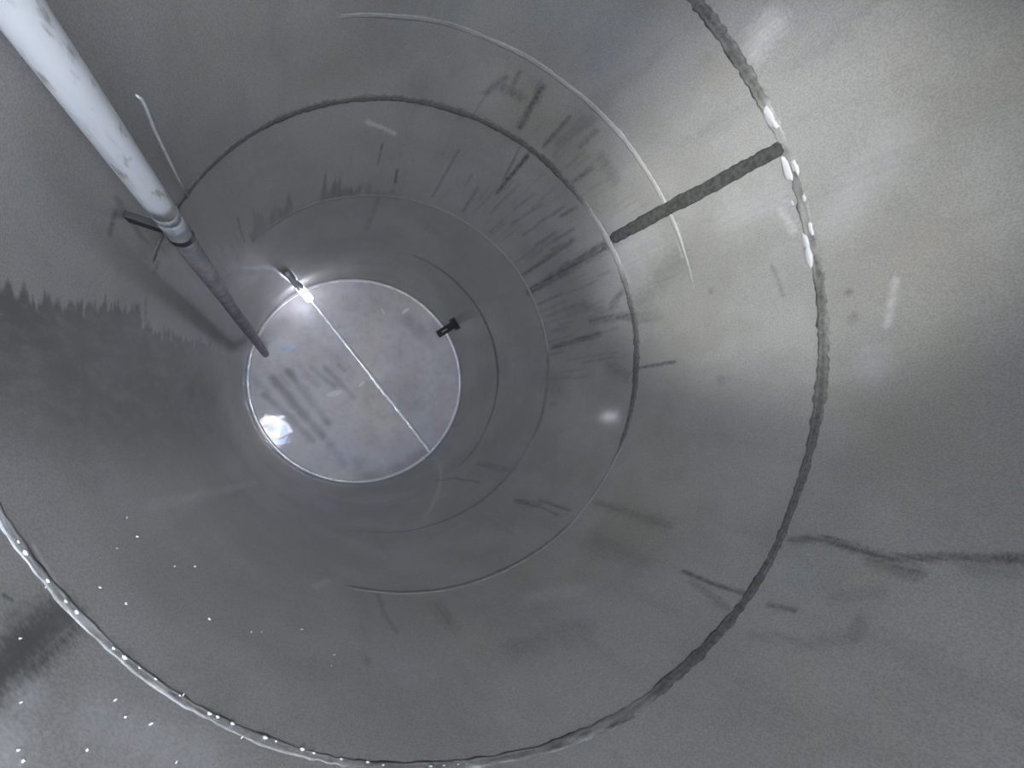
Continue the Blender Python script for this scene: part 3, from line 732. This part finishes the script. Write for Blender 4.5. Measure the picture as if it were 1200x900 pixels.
# lamp: curved conduit coming down the wall with a lit white sleeve on its end
lw, lz = (-133.51, 1.1063)
root = wp(lw, lz, R - .035)
lamp = empty('work_lamp', root); tag(lamp, 'curved grey lamp tube with a bright white lit end, low on the wall', 'lamp')
sl0 = Vector((-0.7071, 0.8984) + (.43,)); sl1 = Vector((-0.6162, 0.8405) + (.24,))
def bez(p0, p1, p2, p3, n=14):
    return [p0 * (1 - t) ** 3 + p1 * 3 * t * (1 - t) ** 2 + p2 * 3 * t * t * (1 - t) + p3 * t ** 3 for t in [i / n for i in range(n + 1)]]
dirn = (sl1 - sl0).normalized()
bl = bez(root, wp(lw, lz - .12, R - .095), sl0 - dirn * .02 + Vector((0, 0, .12)) - Vector((sl0.x, sl0.y, 0)) * .03, sl0)
link('tube', local(tube_mesh('tube', bl, [.018 + .018 * min(1, i / 9) for i in range(15)], 20), lamp), simple('lamp_tube_metal', (0.55, 0.57, 0.62), .35, .15), lamp)
link('lit_sleeve', local(tube_mesh('lit_sleeve', [sl0 - dirn * .002, sl0, sl1, sl1 + dirn * .004], [.038, .041, .041, .037], 24), lamp), M_LAMP, lamp)
pts_w = [root + Vector((0, 0, -.05)), wp(lw, lz - .05, R - .005)]
link('wall_clip', local(tube_mesh('wall_clip', pts_w, .012, 10), lamp), M_STEEL, lamp)

# dark stub bracket at the foot of the vertical seam
sb_th, sb_z = (-34.68, 0.4323)
stub = empty('wall_stub', wp(sb_th, 0.30, R)); tag(stub, 'short dark slotted stub sticking out of the right wall above the floor', 'bracket')
stub.matrix_world = frame_at(sb_th, 0.34, R)
SL = .26
body = box_mesh('body', SL, .085, .085, .006)
body.transform(Matrix.Translation((SL / 2 - .012, 0, 0))); link('body', body, M_DARK, stub)
for dy, dx, lx_, ly_ in ((0, .175, .075, .018),):
    s = box_mesh('slot_plate', lx_, ly_, .006, .002); s.transform(Matrix.Translation((dx, dy, .0435))); link('slot_plate', s, M_STEEL, stub)
bp = box_mesh('base_plate', .014, .15, .17, .004); bp.transform(Matrix.Translation((.004, 0, 0))); link('base_plate', bp, M_DARK, stub)

# scraps lying on the floor
def flake_mesh(name, seed, n=7, th=.12):
    r_ = random.Random(seed); me = bpy.data.meshes.new(name); bm = bmesh.new(); a0 = r_.random() * 6
    top = [bm.verts.new((math.cos(a0 + i * 2 * math.pi / n) * r_.uniform(.6, 1), math.sin(a0 + i * 2 * math.pi / n) * r_.uniform(.6, 1), th * r_.uniform(.8, 2.2))) for i in range(n)]
    bot = [bm.verts.new((v.co.x * .95, v.co.y * .95, 0)) for v in top]
    bm.faces.new(top); bm.faces.new(list(reversed(bot)))
    for i in range(n): bm.faces.new((bot[i], bot[(i + 1) % n], top[(i + 1) % n], top[i]))
    bm.to_mesh(me); bm.free(); return me
def scrap(name, p, ang, lx, ly, label, cat, m, seed):
    me = flake_mesh(name, seed); o = link(name, me, m)
    me.transform(Matrix.Diagonal((lx * .65, ly * .65, .03, 1)))
    o.location = (p[0], p[1], floor_z(*p) + .0005); o.rotation_euler.z = math.radians(ang)
    tag(o, label, cat); return o
scrap('paint_flake', (0.1988, 0.8223), -62, .085, .022, 'thin pale sliver on the floor left of the triangular flake', 'flake', M_WHITE, 1)
scrap('paint_flake', (0.4639, 0.8636), 38, .11, .05, 'small white triangular flake on the floor right of the sliver', 'flake', M_WHITE, 2)
scrap('paper_scrap', (-0.3302, -0.1681), 15, .15, .07, 'crumpled white scrap lying between the dark floor streaks', 'scrap', M_WHITE, 3)
scrap('paint_flake', (-0.0403, -0.0541), 50, .085, .04, 'small white flake touching the floor weld at mid floor', 'flake', M_WHITE, 4)
scrap('plastic_strip', (-0.8146, 0.3227), 8, .17, .04, 'pale blue plastic strip lying beside the lower end of the pipe', 'scrap', simple('pale_blue_plastic', (0.55, 0.68, 0.92), .35, .1), 5)
scrap('paint_flake', (-1.0536, -0.6413), 20, .05, .04, 'tiny pale bluish flake at the left rim of the floor', 'flake', M_WHITE, 6)

# tiny white flecks stuck to the lower left of the wall
FLK = flake_mesh('white_fleck', 31, 6, .3); FLK.materials.append(M_WHITE)
for i, (th, z, s) in enumerate([
    (147.40, 3.9650, 0.0035),
    (139.60, 3.8292, 0.0038),
    (141.71, 3.9218, 0.0023),
    (145.83, 4.2373, 0.0027),
    (143.05, 4.2110, 0.0032),
    (134.74, 4.0295, 0.0040),
    (129.23, 3.9682, 0.0037),
    (127.88, 3.9398, 0.0025),
    (122.00, 3.8153, 0.0047),
    (146.81, 4.4742, 0.0014),
    (138.89, 4.4407, 0.0021),
    (135.61, 4.4405, 0.0026),
    (138.66, 4.5486, 0.0019),
    (143.78, 4.5522, 0.0012),
    (142.03, 4.6068, 0.0013),
    (141.41, 4.6143, 0.0018),
    (117.69, 3.9790, 0.0028),
    (117.11, 3.9115, 0.0040),
    (132.65, 4.4850, 0.0019),
    (137.58, 4.4582, 0.0015),
    (134.14, 4.3344, 0.0025),
    (149.88, 3.9453, 0.0022),
    (148.20, 4.3422, 0.0015),
    (148.64, 4.3576, 0.0018),
    (147.73, 4.0842, 0.0020),
    (127.85, 4.3662, 0.0017),
    ]):
    o = bpy.data.objects.new('white_fleck', FLK); COL.objects.link(o)
    o.matrix_world = frame_at(th, z, R + .001) @ Matrix.Rotation(math.radians(90), 4, 'Y') @ Matrix.Rotation(rng.uniform(0, 3), 4, 'Z') @ Matrix.Diagonal((s * .8, s * 1.6, .006, 1))
    tag(o, 'tiny white fleck stuck to the lower left part of the tank wall', 'fleck', 'white flecks on the lower left wall')
